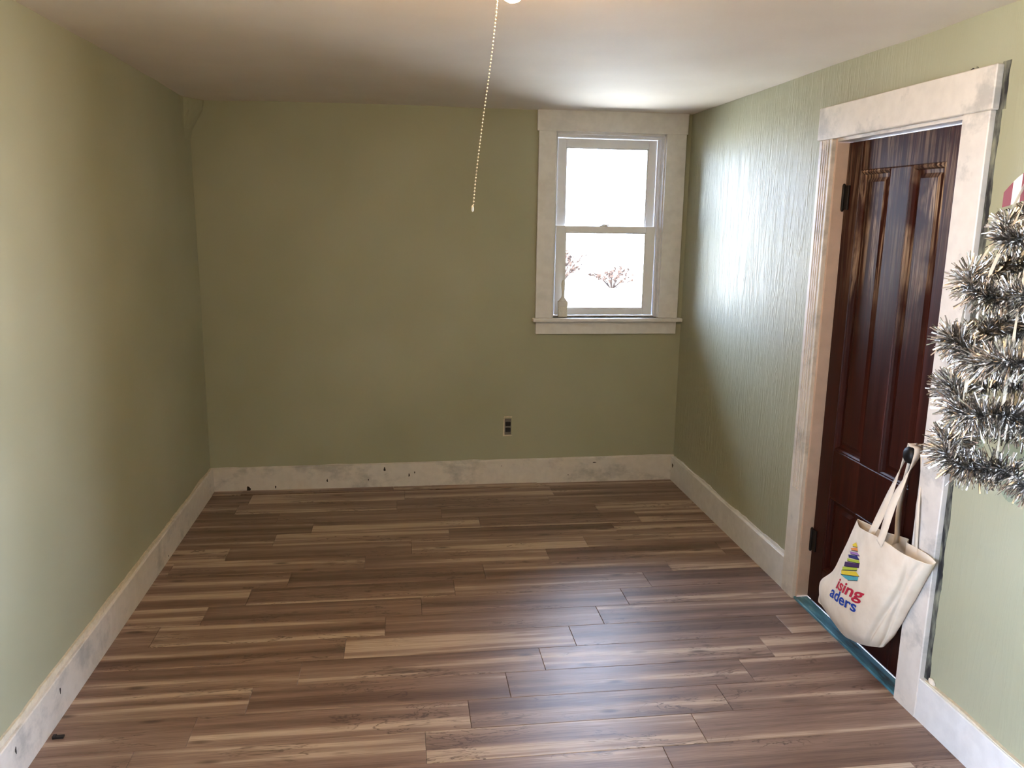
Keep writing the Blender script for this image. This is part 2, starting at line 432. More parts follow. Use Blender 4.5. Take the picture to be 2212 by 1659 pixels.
bl = empty('baseboard_left', (0, 2, 0)); tag(bl, 'white scuffed baseboard with ragged plaster along the left wall', 'baseboard', kind='structure')
board('board', M['trim'], bl, lambda u: ((0, YF + u * (D - BT - YF), -.004), (0, YF + u * (D - BT - YF), .146 + .002 * noise.noise(Vector((u * 20, 3, 0))))), (1, 0, 0), BT)
ys = [YF + i / 300 * (D - .02 - YF) for i in range(301)]
ragged('plaster_edge', bl, M['plaster'], [(0, y, .135) for y in ys],
       [(0, y, .153 + .018 * sm(4.6, 2.0, y) + .010 * noise.noise(Vector((y * 4, 1, 0))) + .005 * noise.noise(Vector((y * 22, 1, 0)))) for y in ys], (1, 0, 0), .009)
for y, z in ((2.62, .095), (2.1, .05), (3.9, .02), (2.3, .1)):
    spot(bl, (BT, y, z), (1, 0, 0), .004, .011 if z > .09 else .004)

br = empty('baseboard_right', (W, 4, 0)); tag(br, 'white baseboard on the right wall between the far corner and the door', 'baseboard', kind='structure')
board('board', M['trimw'], br, lambda u: ((W, 3.302 + u * (D - BT - 3.302), -.004), (W, 3.302 + u * (D - BT - 3.302), .152 + .006 * u)), (-1, 0, 0), BT)
ys = [3.305 + i / 90 * (D - .03 - 3.305) for i in range(91)]
ragged('paint_edge', br, M['trimw'], [(W, y, .14) for y in ys], [(W, y, .157 + .014 * max(0, .45 + noise.noise(Vector((y * 3.1, 7, 0))) + .4 * noise.noise(Vector((y * 20, 2, 0))))) for y in ys], (-1, 0, 0), .005)
spot(br, (W - BT, D - .055, .105), (-1, 0, 0), .010, .013)
bn = empty('baseboard_right_near', (W, 2, 0)); tag(bn, 'white baseboard on the right wall below the silver tinsel tree', 'baseboard', kind='structure')
board('board', M['trimw'], bn, lambda u: ((W, YF + u * (2.298 - YF), -.004), (W, YF + u * (2.298 - YF), .147)), (-1, 0, 0), BT)
ys = [YF + i / 200 * (2.28 - YF) for i in range(201)]
ragged('paint_edge', bn, M['plaster'], [(W, y, .14) for y in ys], [(W, y, .152 + .005 * noise.noise(Vector((y * 5, 9, 0)))) for y in ys], (-1, 0, 0), .012)
bm = bmesh.new()
bmesh.ops.create_icosphere(bm, subdivisions=2, radius=.012)
for v in bm.verts: v.co = Vector((W - .004, 2.255, .158)) + Vector((v.co.x * .6, v.co.y * 1.4, v.co.z)) * (1 + .35 * noise.noise(v.co * 90))
mesh_obj('plaster_lump', bm, M['white'], bn)

# ------------------------------------------------------------------ door casing
tr = empty('trim_1', (W, 2.8, 0)); tag(tr, 'white smudged casing around the dark brown door', 'door casing', kind='structure')
CT = .022
box('side_casing', M['trim'], tr, W - CT, W, 3.20, 3.302, -.004, 1.986, .003)
box('side_casing', M['trim'], tr, W - CT, W, 2.298, 2.42, -.004, 1.986, .003)
box('head_casing', M['trim'], tr, W - CT - .003, W, 2.288, 3.318, 1.986, 2.114, .003)
for i in range(4):   # faint reeding on the far side casing
    box('reed', M['trim'], tr, W - CT - .003, W - CT + .002, 3.222 + i * .017, 3.230 + i * .017, .5, 1.982, .0012)
box('jamb', M['jambwood'], tr, W - .004, W + .12, DY1 - .012, DY1 + .002, -.004, DZ + .002, .001)
box('jamb', M['jambwood'], tr, W - .004, W + .12, DY0 - .002, DY0 + .012, -.004, DZ + .002, .001)
box('jamb_head', M['trim'], tr, W - .004, W + .12, DY0 + .012, DY1 - .012, DZ - .014, DZ + .002, .001)
box('door_stop', M['jambwood'], tr, W + .088, W + .12, DY1 - .026, DY1 - .012, -.004, DZ - .014, .002)
box('door_stop', M['jambwood'], tr, W + .088, W + .12, DY0 + .012, DY0 + .026, -.004, DZ - .014, .002)
zs = [.150 + i / 150 * (1.985 - .150) for i in range(151)]
ragged('bare_gap_strip', tr, M['raw'], [(W, 2.302, z) for z in zs], [(W, 2.276 - .006 * noise.noise(Vector((z * 9, 0, 4))) - .003 * noise.noise(Vector((z * 45, 0, 4))), z) for z in zs], (-1, 0, 0), .002)
zs = [1.985 + i / 20 * .135 for i in range(21)]
ragged('bare_gap_strip', tr, M['raw'], [(W, 2.295, z) for z in zs], [(W, 2.264 - .006 * noise.noise(Vector((z * 19, 0, 4))), z) for z in zs], (-1, 0, 0), .002)
ys = [2.40 + i / 8 * .035 for i in range(9)]
ragged('bare_gap_strip', tr, M['raw'], [(W, y, 2.112) for y in ys], [(W, y, 2.119 + .016 * abs(noise.noise(Vector((y * 60, 2, 0))))) for y in ys], (-1, 0, 0), .002)
th = box('threshold', M['teal'], tr, W - .014, W + .05, DY0 + .002, DY1 - .002, -.004, .010, .004, 2)
spot(tr, (W - .012, DY1 - .02, .010), (0, 0, 1), .01, .01) if False else None

# ------------------------------------------------------------------ door
DX = W + .045
do = empty('door_1', (DX, 2.81, 0)); tag(do, 'dark brown worn four-panel wooden door', 'door', kind='structure')
Y0, Y1, ZB, ZT = DY0 + .014, DY1 - .014, .014, DZ - .018
def dbox(name, ya, yb, za, zb, x=DX, th=.036, bev=.003): return box(name, M['door'], do, x, x + th, ya, yb, za, zb, bev)
PA = (2.567, 2.755); PB = (2.880, 3.083)       # panel openings across
dbox('stile', Y0, PA[0], ZB, ZT); dbox('stile', PB[1], Y1, ZB, ZT)
dbox('top_rail', PA[0], PB[1], 1.856, ZT); dbox('lock_rail', PA[0], PB[1], .518, .724); dbox('bottom_rail', PA[0], PB[1], ZB, .184)
dbox('muntin', PA[1], PB[0], .724, 1.856); dbox('muntin', PA[1], PB[0], .184, .518)
def door_panel(ya, yb, za, zb):
    bm = bmesh.new()
    def ring(m, x): return [bm.verts.new((DX + x, y, z)) for y, z in ((ya + m, za + m), (yb - m, za + m), (yb - m, zb - m), (ya + m, zb - m))]
    R = [ring(-.001, .004), ring(.006, .001), ring(.012, .006), ring(.017, .016), ring(.030, .017), ring(.046, .009), ring(.048, .009)]
    for a, b in zip(R, R[1:]):
        for i in range(4): bm.faces.new((a[i], a[(i + 1) % 4], b[(i + 1) % 4], b[i]))
    bm.faces.new(R[-1]); Bk = ring(-.001, .03); bm.faces.new(Bk[::-1])
    for i in range(4): bm.faces.new((R[0][i], Bk[i], Bk[(i + 1) % 4], R[0][(i + 1) % 4]))
    bmesh.ops.recalc_face_normals(bm, faces=bm.faces[:])
    return mesh_obj('panel', bm, M['panel'], do)
for a, b in (PA, PB):
    door_panel(a, b, .724, 1.856); door_panel(a, b, .184, .518)
for zc in (1.755, .285):
    hb = box('hinge', M['iron'], do, DX - .006, DX + .002, DY1 - .052, DY1 - .013, zc - .048, zc + .048, .001)
    bm = bmesh.new(); lathe(bm, [(.0, -.056), (.004, -.054), (.0065, -.048), (.0065, .048), (.004, .054), (0, .056)], 12, (DX - .007, DY1 - .017, zc)); mesh_obj('hinge_pin', bm, M['iron'], hb, True)
KY, KZ = 2.500, .872
bm = bmesh.new(); lathe(bm, [(0, .001), (.026, .001), (.027, -.003), (.012, -.008), (.010, -.030), (.016, -.034), (.027, -.044), (.030, -.054), (.027, -.064), (.016, -.071), (0, -.073)], 28, (DX, KY, KZ), 'X')
kn = mesh_obj('knob', bm, M['iron'], do, True); kn['label'] = 'round black door knob'
box('keyhole_plate', M['iron'], do, DX - .002, DX + .001, KY - .014, KY + .014, KZ - .11, KZ - .04, .0008)

# ------------------------------------------------------------------ window
wi = empty('window_1', ((x0 + x1) / 2, D, z0)); tag(wi, 'white double-hung window with wide casing in the far wall', 'window', kind='structure')
WT = .02
cs = box('side_casing', M['trimw'], wi, 1.966, x0 + .004, D - WT, D, 1.058, 2.168, .002)
box('side_casing', M['trimw'], wi, x1 - .004, 2.866, D - WT, D, 1.058, 2.168, .002)
box('head_casing', M['trimw'], wi, 1.956, 2.872, D - WT - .004, D, 2.160, H + .012, .002)
bm = bmesh.new(); add_box(bm, 1.948, 2.892, D - .052, D, 1.036, 1.058, .005, 2); add_box(bm, x0, x1, D, D + .062, 1.036, 1.058)
mesh_obj('stool', bm, M['trimw'], wi)
box('apron', M['trimw'], wi, 1.970, 2.862, D - .018, D, .958, 1.036, .002)
for xa, xb in ((x0, x0 + .012), (x1 - .012, x1)): box('jamb', M['trimw'], wi, xa, xb, D, D + .062, 1.058, z1)
box('jamb_head', M['trimw'], wi, x0, x1, D, D + .062, z1 - .012, z1)
# vinyl frame with tracks
FX0, FX1 = x0, x1
bm = bmesh.new(); add_box(bm, FX0, 2.092, D + .05, D + .14, z0, z1, .002); mesh_obj('frame_side', bm, M['vinyl'], wi)
bm = bmesh.new(); add_box(bm, 2.728, FX1, D + .05, D + .14, z0, z1, .002); mesh_obj('frame_side', bm, M['vinyl'], wi)
for xx in (2.092, 2.720): box('track_rib', M['vinyl'], wi, xx, xx + .008, D + .089, D + .094, z0, z1 - .02, .001)
box('frame_head', M['vinyl'], wi, 2.092, 2.728, D + .05, D + .14, 2.134, z1, .002)
box('frame_sill', M['vinyl'], wi, 2.092, 2.728, D + .05, D + .14, z0, 1.066, .002)
def sash(xa, xb, za, zb, gxa, gxb, gza, gzb, y):
    s = empty('sash', (0, 0, 0)); s.parent = wi
    d = .014
    box('stile', M['vinyl'], s, xa, gxa, y - d, y + d, za, zb, .002); box('stile', M['vinyl'], s, gxb, xb, y - d, y + d, za, zb, .002)
    box('rail', M['vinyl'], s, gxa, gxb, y - d, y + d, za, gza, .002); box('rail', M['vinyl'], s, gxa, gxb, y - d, y + d, gzb, zb, .002)
    for xx in (gxa, gxb - .006): box('bead', M['vinyl'], s, xx, xx + .006, y - d + .004, y + .002, gza, gzb, .001)
    for zz in (gza, gzb - .006): box('bead', M['vinyl'], s, gxa, gxb, y - d + .004, y + .002, zz, zz + .006, .001)
    box('pane', M['glass'], s, gxa - .004, gxb + .004, y + .002, y + .006, gza - .004, gzb + .004)
    return s
up_s = sash(2.098, 2.722, 1.580, 2.132, 2.155, 2.668, 1.600, 2.080, D + .112)
lo_s = sash(2.098, 2.722, 1.068, 1.614, 2.157, 2.664, 1.107, 1.576, D + .074)
bm = bmesh.new()
lathe(bm, [(0, 0), (.019, 0), (.019, .006), (.013, .012), (0, .013)], 20, (2.400, D + .076, 1.614))
add_box(bm, 2.372, 2.428, D + .066, D + .086, 1.614, 1.619, .002); add_box(bm, 2.398, 2.432, D + .058, D + .066, 1.619, 1.626, .002)
mesh_obj('sash_lock', bm, M['vinyl'], lo_s, False)
for nm, xa, lab in (('added_window_right', W + .06, 'plain white window added out of view in the right wall for daylight'), ('added_window_left', -.11, 'plain white window added out of view in the left wall for daylight')):  # both added out of view to bring cool daylight onto the near walls
    w2 = empty(nm, (xa, -.7, .62)); tag(w2, lab, 'window', kind='structure')
    for a in ((SIDE[0], SIDE[1], SIDE[2], SIDE[2] + .05), (SIDE[0], SIDE[1], SIDE[3] - .05, SIDE[3]), (SIDE[0], SIDE[0] + .05, SIDE[2], SIDE[3]), (SIDE[1] - .05, SIDE[1], SIDE[2], SIDE[3]), (SIDE[0], SIDE[1], 1.28, 1.32)):
        box('frame', M['vinyl'], w2, xa, xa + .05, *a)
    box('pane', M['glass'], w2, xa + .023, xa + .027, SIDE[0] + .04, SIDE[1] - .04, SIDE[2] + .04, SIDE[3] - .04)

# ------------------------------------------------------------------ ceiling light with pull chain
BX, BY = 1.405, 1.90
lt = empty('ceiling_light', (BX, BY, H)); tag(lt, 'lit bare bulb in a porcelain ceiling holder with a bead pull chain', 'light')
bm = bmesh.new(); lathe(bm, [(0, .012), (.058, .012), (.060, -.004), (.052, -.014), (.032, -.022), (.026, -.034), (.026, -.048), (.022, -.052), (0, -.052)], 32)
o = mesh_obj('lamp_holder', bm, M['porcelain'], lt, True)
bm = bmesh.new(); lathe(bm, [(0, -.044), (.0125, -.044), (.0125, -.060), (.014, -.066), (.021, -.084), (.0275, -.104), (.0298, -.122), (.0285, -.137), (.024, -.150), (.016, -.159), (.007, -.163), (0, -.164)], 14)
mesh_obj('bulb', bm, M['bulb'], lt, True)
def chain_pt(t): return Vector((-.026 - .054 * t + .004 * math.sin(t * 5.2), -.004 + .006 * math.sin(t * 3), -.050 - .548 * t))
bm = bmesh.new(); tube(bm, [(-.018, 0, -.040), (-.024, -.002, -.044), chain_pt(0)], .0035, 8); mesh_obj('chain_spout', bm, M['brass'], lt, True)
bm = bmesh.new(); N = 74
for i in range(N):
    b = bmesh.new(); bmesh.ops.create_icosphere(b, subdivisions=1, radius=.0021)
    bmesh.ops.translate(b, verts=b.verts[:], vec=chain_pt(i / (N - 1))); merge(bm, b)
tube(bm, [chain_pt(i / 40) for i in range(41)], .00035, 4)
ch = mesh_obj('pull_chain', bm, M['brass'], lt, True); ch['kind'] = 'stuff'
e0 = chain_pt(1)
bm = bmesh.new(); lathe(bm, [(0, .005), (.002, .004), (.0028, 0), (.0030, -.006), (.0015, -.009), (0, -.010)], 10, e0 + Vector((-.002, 0, -.006))); mesh_obj('chain_end', bm, M['brass'], lt, True)

# ------------------------------------------------------------------ outlet
OX, OZ = 1.809, .371
ou = empty('wall_outlet', (OX, D, OZ)); tag(ou, 'uncovered black double outlet in the far wall above the baseboard', 'outlet')
def obx(name, mat, a, b, c, d, y0, y1, bev=0, parent=None): return box(name, mat, parent or ou, a, b, y0, y1, c, d, bev)
obx('yoke', M['steel'], -.021, .021, -.052, .052, -.003, .0, .001)
for s in (1, -1):
    bm = bmesh.new(); n = 20; pts = []
    for i in range(n):
        a = 2 * math.pi * i / n; pts.append((max(-.0165, min(.0165, .021 * math.cos(a))), max(-.0135, min(.0135, .019 * math.sin(a)))))
    f = [bm.verts.new((x, -.009, z + s * .0195)) for x, z in pts]; g = [bm.verts.new((x, -.002, z + s * .0195)) for x, z in pts]
    bm.faces.new(f)
    for i in range(n): bm.faces.new((f[i], g[i], g[(i + 1) % n], f[(i + 1) % n]))
    bmesh.ops.remove_doubles(bm, verts=bm.verts[:], dist=1e-6)
    bmesh.ops.recalc_face_normals(bm, faces=bm.faces[:])
    r = mesh_obj('receptacle', bm, M['black'], ou)
    for sx in (-.006, .006): box('slot', M['hole'], r, sx - .001, sx + .001, -.0096, -.0088, s * .0195 - .001, s * .0195 + .006)
bm = bmesh.new(); lathe(bm, [(0, -.0055), (.003, -.005), (.0035, -.003), (0, -.003)], 10, (0, 0, 0), 'Y'); mesh_obj('screw', bm, M['steel'], ou)
def strip(P, wd_):
    bm = bmesh.new(); A = []; 
    for (x, z, w) in P: A.append(w)
    return bm
def rag_loop(name, pts):
    bm = bmesh.new()
    f = [bm.verts.new((x, -.0022, z)) for x, z in pts]; g = [bm.verts.new((x, .0, z)) for x, z in pts]
    bm.faces.new(f)
    for i in range(len(f)): bm.faces.new((f[i], g[i], g[(i + 1) % len(f)], f[(i + 1) % len(f)]))
    bmesh.ops.recalc_face_normals(bm, faces=bm.faces[:]); return mesh_obj(name, bm, M['plaster'], ou)
rag_loop('paint_rim', [(-.031, -.058), (-.021, -.056), (-.0215, .046), (-.018, .053), (-.026, .050), (-.029, 0)])
rag_loop('paint_rim', [(-.031, -.062), (.020, -.060), (.030, -.057), (.018, -.053), (-.028, -.054)])
rag_loop('paint_rim', [(-.027, .059), (.024, .058), (.028, .066), (.004, .068), (-.024, .065)])

# ------------------------------------------------------------------ paint brush on the sill
pb = empty('paint_brush', (2.142, D + .020, 1.058)); tag(pb, 'pale paint brush standing on its bristles on the window sill', 'brush')
bm = bmesh.new(); add_box(bm, -.029, .029, -.011, .011, 0, .070, .004, 2); mesh_obj('bristles', bm, M['bristle'], pb)
bm = bmesh.new(); add_box(bm, -.0305, .0305, -.0125, .0125, .066, .100, .003, 2); mesh_obj('ferrule', bm, M['brushw'], pb)
bm = bmesh.new(); lathe(bm, [(.026, .098), (.025, .104), (.019, .112), (.010, .124), (.0072, .138), (.0078, .158), (.0105, .185), (.0118, .203), (.0105, .218), (.006, .227), (0, .230)], 20)
for v in bm.verts: v.co.y *= .55
mesh_obj('handle', bm, M['brushw'], pb, True)

# ------------------------------------------------------------------ black plastic bit on the floor
bm = bmesh.new(); add_box(bm, -.017, .017, -.008, .008, 0, .007, .0012); add_box(bm, -.017, -.006, -.008, .008, .007, .010, .001)
o = mesh_obj('plastic_spacer', bm, M['black']); o.location = (.052, 2.50, 0); o.rotation_euler = (0, 0, .05)
tag(o, 'small black plastic bit on the planks by the left baseboard', 'spacer')

# ------------------------------------------------------------------ tote bag on the door knob
def ray_pt(px, py, x):                 # point of the plane X = x that stands at that place of the photograph
    d = fw + rt * ((px - 1106) / F_PX) - up * ((py - 829.5) / F_PX); return CAM + d * ((x - CAM.x) / d.x)
XF = 2.800
rows = []
spec = [  # far fold, front, front, near seam, near back edge  (bottom row first)
    [(1782, 1318, 2.865), (1818, 1368, 2.845), (1840, 1383, 2.84), (1868, 1394, 2.84), (1908, 1398, 2.866)],
    [(1773, 1294, 2.852), (1805, 1340, 2.812), (1832, 1362, 2.802), (1868, 1382, 2.806), (1914, 1390, 2.862)],
    [(1776, 1272, 2.850), (1803, 1312, 2.800), (1834, 1335, 2.790), (1876, 1360, 2.796), (1928, 1372, 2.858)],
    [(1803, 1251, 2.846), (1822, 1278, 2.796), (1848, 1298, 2.786), (1892, 1322, 2.790), (1950, 1334, 2.856)],
    [(1823, 1212, 2.846), (1845, 1238, 2.796), (1872, 1256, 2.786), (1916, 1278, 2.786), (1978, 1284, 2.854)],
    [(1842, 1172, 2.846), (1864, 1194, 2.800), (1894, 1212, 2.790), (1936, 1236, 2.790), (1998, 1248, 2.852)],
    [(1857, 1138, 2.848), (1876, 1150, 2.806), (1905, 1165, 2.798), (1953, 1197, 2.798), (2013, 1220, 2.850)],
]
for i, r in enumerate(spec):
    P = [ray_pt(*q) for q in r]
    t = i / (len(spec) - 1)
    far = P[0] + Vector((.040 if i else .02, .085, -.004)); xb = 2.900 - (.02 if i == 0 else 0)
    near = P[4]
    B1 = Vector((xb - .002, near.y + .05, near.z + .012 * t)); B4 = Vector((xb, far.y - .02, far.z))
    B2 = B1.lerp(B4, .35) + Vector((.006, 0, .008 * t)); B3 = B1.lerp(B4, .7) + Vector((.004, 0, -.004 * t))
    loop = [far] + P + [B1, B2, B3, B4]
    rows.append(loop)
def loop_eval(loop, s):                # closed Catmull-Rom
    n = len(loop); x = s * n; i = int(math.floor(x)); u = x - i
    p = [loop[(i + k) % n] for k in (-1, 0, 1, 2)]
    return .5 * ((2 * p[1]) + (p[2] - p[0]) * u + (2 * p[0] - 5 * p[1] + 4 * p[2] - p[3]) * u * u + (3 * p[1] - p[0] - 3 * p[2] + p[3]) * u ** 3)
bag = empty('tote_bag', (2.85, 2.5, .12)); tag(bag, 'natural canvas tote bag with printed books hanging from the door knob', 'bag')
NU, NV = 240, 70
def bag_pt(s, t):
    return catmull([loop_eval(r, s) for r in rows], t)
bm = bmesh.new(); V = []
for j in range(NV + 1):
    row = []
    for i in range(NU):
        p = bag_pt(i / NU, j / NV)
        t = j / NV
        # soft creases running down from the near rim, and general slackness
        c1 = math.exp(-((i / NU * 10 - 4.25 + .10 * math.sin(t * 7)) / .10) ** 2); c2 = math.exp(-((i / NU * 10 - 4.62 - .12 * math.sin(t * 5 + 1)) / .09) ** 2)
        inw = -(.013 * c1 + .011 * c2) * sm(0, .12, t) * sm(1.05, .8, t)
        n = Vector((p.x - 2.87, (p.y - 2.6) * .2, 0)).normalized()
        p = p + n * inw + n * .0035 * noise.noise(p * 11) * sm(0, .2, t)
        p.x = min(p.x, 2.870 + .05 * sm(2.425, 2.50, p.y))
        row.append(bm.verts.new(p))
    V.append(row)
for j in range(NV):
    for i in range(NU): bm.faces.new((V[j][i], V[j][(i + 1) % NU], V[j + 1][(i + 1) % NU], V[j + 1][i]))
cen = bm.verts.new(sum((v.co for v in V[0]), Vector()) / NU + Vector((0, 0, -.004)))
for i in range(NU): bm.faces.new((V[0][(i + 1) % NU], V[0][i], cen))
bmesh.ops.recalc_face_normals(bm, faces=bm.faces[:])
body_bm = bm.copy(); body_tree = BVHTree.FromBMesh(body_bm)
body = mesh_obj('bag_body', bm, M['canvas'], bag, True)
md = body.modifiers.new('thickness', 'SOLIDIFY'); md.thickness = .0018; md.offset = -1
# hem stitched round the rim
bm = bmesh.new()
for i in range(NU):
    q = []
    for ii in (i, (i + 1) % NU):
        p, b = bag_pt(ii / NU, 1), bag_pt(ii / NU, .94); n = Vector((p.x - 2.87, (p.y - 2.6) * .2, 0)).normalized() * .0016
        q.append((p + n, b + n))
    bm.faces.new([bm.verts.new(x) for x in (q[0][1], q[1][1], q[1][0], q[0][0])])
bmesh.ops.remove_doubles(bm, verts=bm.verts[:], dist=1e-5)
def ribbon(name, mat, parent, ctr, wdir, w, th=.0016, n=40):
    bm = bmesh.new(); R = []
    for i in range(n + 1):
        t = i / n; p = catmull(ctr, t); tn = (catmull(ctr, min(1, t + .01)) - catmull(ctr, max(0, t - .01))).normalized()
        wv = catmull(wdir, t); wv = (wv - tn * wv.dot(tn)).normalized(); nn = tn.cross(wv)
        R.append([bm.verts.new(p + wv * (w / 2 * a) + nn * (th / 2 * b)) for a, b in ((-1, -1), (1, -1), (1, 1), (-1, 1))])
    for a, b in zip(R, R[1:]):
        for q in range(4): bm.faces.new((a[q], a[(q + 1) % 4], b[(q + 1) % 4], b[q]))
    bm.faces.new(R[0][::-1]); bm.faces.new(R[-1]); bmesh.ops.recalc_face_normals(bm, faces=bm.faces[:])
    return mesh_obj(name, bm, mat, parent, True)
bm.free()
KX = DX - .054
ktop = Vector((KX + .010, KY, KZ + .0315))
ya = Vector((0, -1, -.1))
# front handle: from outside the front panel over the knob and back down inside
f1, f2 = ray_pt(1898, 1174, 2.793), ray_pt(1906, 1158, 2.794)
b1 = ray_pt(1884, 1150, 2.83)
ribbon('handle', M['canvas'], bag, [f1, f2, ray_pt(1932, 1080, 2.825), ktop + Vector((-.004, -.030, -.022)), ktop, ktop + Vector((.004, .030, -.02)), ray_pt(1915, 1085, 2.865), b1, b1 + Vector((.004, .02, -.03))],
       [(0, -1, -.25)] * 3 + [(-.9, -.3, 0)] * 3 + [(0, -1, -.25)] * 3, .034)
# back handle
g1, g2 = ray_pt(1977, 1205, 2.872), ray_pt(1978, 1188, 2.872)
h1 = ray_pt(1938, 1160, 2.890)
kt2 = ktop + Vector((.018, -.001, -.006))
ribbon('handle', M['canvas'], bag, [g1, g2, ray_pt(1983, 1090, 2.868), kt2 + Vector((.002, -.032, -.030)), kt2, kt2 + Vector((.004, .030, -.022)), ray_pt(1945, 1085, 2.900), h1, h1 + Vector((0, .01, -.03))],
       [(-.3, -1, 0)] * 3 + [(-1, -.3, 0)] * 3 + [(-1, -.35, 0)] * 3, .030)

# print on the front panel: points are laid out flat on the panel plane (y, z) and pressed onto the cloth
def press(y, z, lift=.0012):
    hit = body_tree.ray_cast(Vector((2.5, y, z)), Vector((1, 0, 0)))
    if hit[0] is None: return None
    return hit[0] + hit[1] * (lift if hit[1].x < 0 else -lift)
def flat(px, py): 
    hit = body_tree.ray_cast(CAM, (ray_pt(px, py, 2.8) - CAM).normalized())
    return hit[0] if hit[0] is not None else ray_pt(px, py, 2.80)
def decal(name, polys, mat, lift=.0012, cuts=0):
    bm = bmesh.new()
    for poly in polys:
        pts = [flat(*q) for q in poly]
        f = [bm.verts.new((p.y, p.z, 0)) for p in pts]
        bm.faces.new(f)
    bmesh.ops.triangulate(bm, faces=bm.faces[:])
    bmesh.ops.subdivide_edges(bm, edges=bm.edges[:], cuts=3, use_grid_fill=True)
    dead = []
    for v in bm.verts:
        p = press(v.co.x, v.co.y, lift)
        if p is None: dead.append(v)
        else: v.co = p
    bmesh.ops.delete(bm, geom=dead, context='VERTS')
    bmesh.ops.recalc_face_normals(bm, faces=bm.faces[:])
    return mesh_obj(name, bm, mat, bag)
inks = {n: plain('print_' + n, srgb(*c), .8, spec=.2, var=.03) for n, c in dict(yellow=(226, 200, 60), orange=(222, 138, 70), lilac=(160, 120, 178), navy=(44, 46, 112), lime=(176, 190, 60), plum=(70, 40, 84), teal=(84, 166, 176), line=(40, 40, 50), red=(186, 40, 62), blue=(38, 70, 160), pink=(220, 130, 150)).items()}
books = [('yellow', [(1842, 1176), (1850, 1172), (1853, 1182), (1843, 1180)]), ('orange', [(1838, 1184), (1852, 1183), (1854, 1191), (1840, 1188)]),
         ('lilac', [(1836, 1191), (1853, 1194), (1858, 1201), (1838, 1196)]), ('navy', [(1833, 1198), (1852, 1201), (1857, 1209), (1834, 1203)]),
         ('lime', [(1831, 1206), (1856, 1211), (1858, 1217), (1831, 1211)]), ('plum', [(1826, 1213), (1857, 1218), (1856, 1226), (1824, 1222)]),
         ('lime', [(1821, 1224), (1852, 1226), (1852, 1232), (1820, 1231)]), ('yellow', [(1818, 1231), (1850, 1235), (1857, 1245), (1818, 1240)]),
         ('teal', [(1815, 1239), (1830, 1242), (1855, 1247), (1853, 1254), (1832, 1253)])]
for n, pg in books:
    d = decal('printed_book', [pg], inks[n])
for n, pg in books:      # dark outline under each book
    a, b = Vector(pg[-1]), Vector(pg[-2])
    decal('print_outline', [[tuple(a), tuple(b), (b.x, b.y + 1.3), (a.x, a.y + 1.3)]], inks['line'], .0018)
def print_text(txt, mat, p0, p1, h):
    """letters between two places on the panel, laid flat in (y, z) and pressed on; p0,p1 = baseline ends of the shown part"""
    cu = bpy.data.curves.new('lettering', 'FONT'); cu.body = txt; cu.size = 1; cu.offset = .022; cu.resolution_u = 5
    ob = bpy.data.objects.new('lettering_tmp', cu); COL.objects.link(ob)
    bpy.context.view_layer.update()
    me = bpy.data.meshes.new_from_object(ob.evaluated_get(bpy.context.evaluated_depsgraph_get()))
    bpy.data.objects.remove(ob)
    bm = bmesh.new(); bm.from_mesh(me); bpy.data.meshes.remove(me)
    bmesh.ops.triangulate(bm, faces=bm.faces[:])
    bmesh.ops.subdivide_edges(bm, edges=[e for e in bm.edges if e.calc_length() > .08], cuts=2)
    return bm
def width_of(txt):
    bm = print_text(txt, None, None, None, None); x = [v.co.x for v in bm.verts]; bm.free(); return min(x), max(x)
def lettering(full, tail, mat, a_px, b_px, top_px):
    """tail = the letters in view; a_px/b_px baseline start and end of the tail, top_px a point on the x-height above a"""
    t0, t1 = width_of(tail); f0, f1 = width_of(full); shift = f1 - t1
    A, B, T = flat(*a_px), flat(*b_px), flat(*top_px)
    ex = Vector((B.y - A.y, B.z - A.z)) / (t1 - t0); ey = Vector((T.y - A.y, T.z - A.z)) / .50
    bm = print_text(full, None, None, None, None); dead = []
    for v in bm.verts:
        q = Vector((A.y, A.z)) + ex * (v.co.x - shift - t0) + ey * v.co.y
        p = press(q.x, q.y, .0014)
        if p is None: dead.append(v)
        else: v.co = p
    bmesh.ops.delete(bm, geom=dead, context='VERTS'); bmesh.ops.recalc_face_normals(bm, faces=bm.faces[:])
    o = mesh_obj('lettering', bm, mat, bag); return o
lettering('ising', 'ising', inks['red'], (1806, 1269), (1861, 1298), (1813, 1254))['label'] = 'red printed letters'
lettering('aders', 'aders', inks['blue'], (1792, 1286), (1848, 1323), (1799, 1271))['label'] = 'blue printed letters'
body_bm.free()

# ------------------------------------------------------------------ hanging silver tinsel tree
AX, AY = 2.645, 1.75
tt = empty('tinsel_tree', (AX, AY, 1.0)); tag(tt, 'silver tinsel spiral tree hanging beside the door casing', 'decoration')
# (turn, radius, height) at the far-left of every turn
KT = [(-.55, .03, 1.735), (0, .085, 1.648), (1, .135, 1.520), (2, .150, 1.366), (3, .158, 1.243), (4, .148, 1.110), (4.62, .140, 1.028)]
LEFT = math.atan2(.64, -.77)                   # azimuth of the side seen at far left
def spiral(t):
    for (ta, ra, za), (tb, rb, zb) in zip(KT, KT[1:]):
        if t <= tb:
            u = (t - ta) / (tb - ta); r, z = ra + (rb - ra) * u, za + (zb - za) * u; break
    a = LEFT + 2 * math.pi * t
    wob = 1 + .10 * math.sin(4.3 * a)
    return Vector((r * wob * math.cos(a), r * wob * math.sin(a), z - 1.0 + .013 * math.sin(5.0 * a + 1)))
bm = bmesh.new(); tube(bm, [spiral(KT[0][0] + (KT[-1][0] - KT[0][0]) * i / 260) for i in range(261)], .0022, 6); mesh_obj('spiral_wire', bm, M['steel'], tt, True)
vs, fs = [], []
T0, T1 = KT[0][0], KT[-1][0]
rng = random.Random(5)
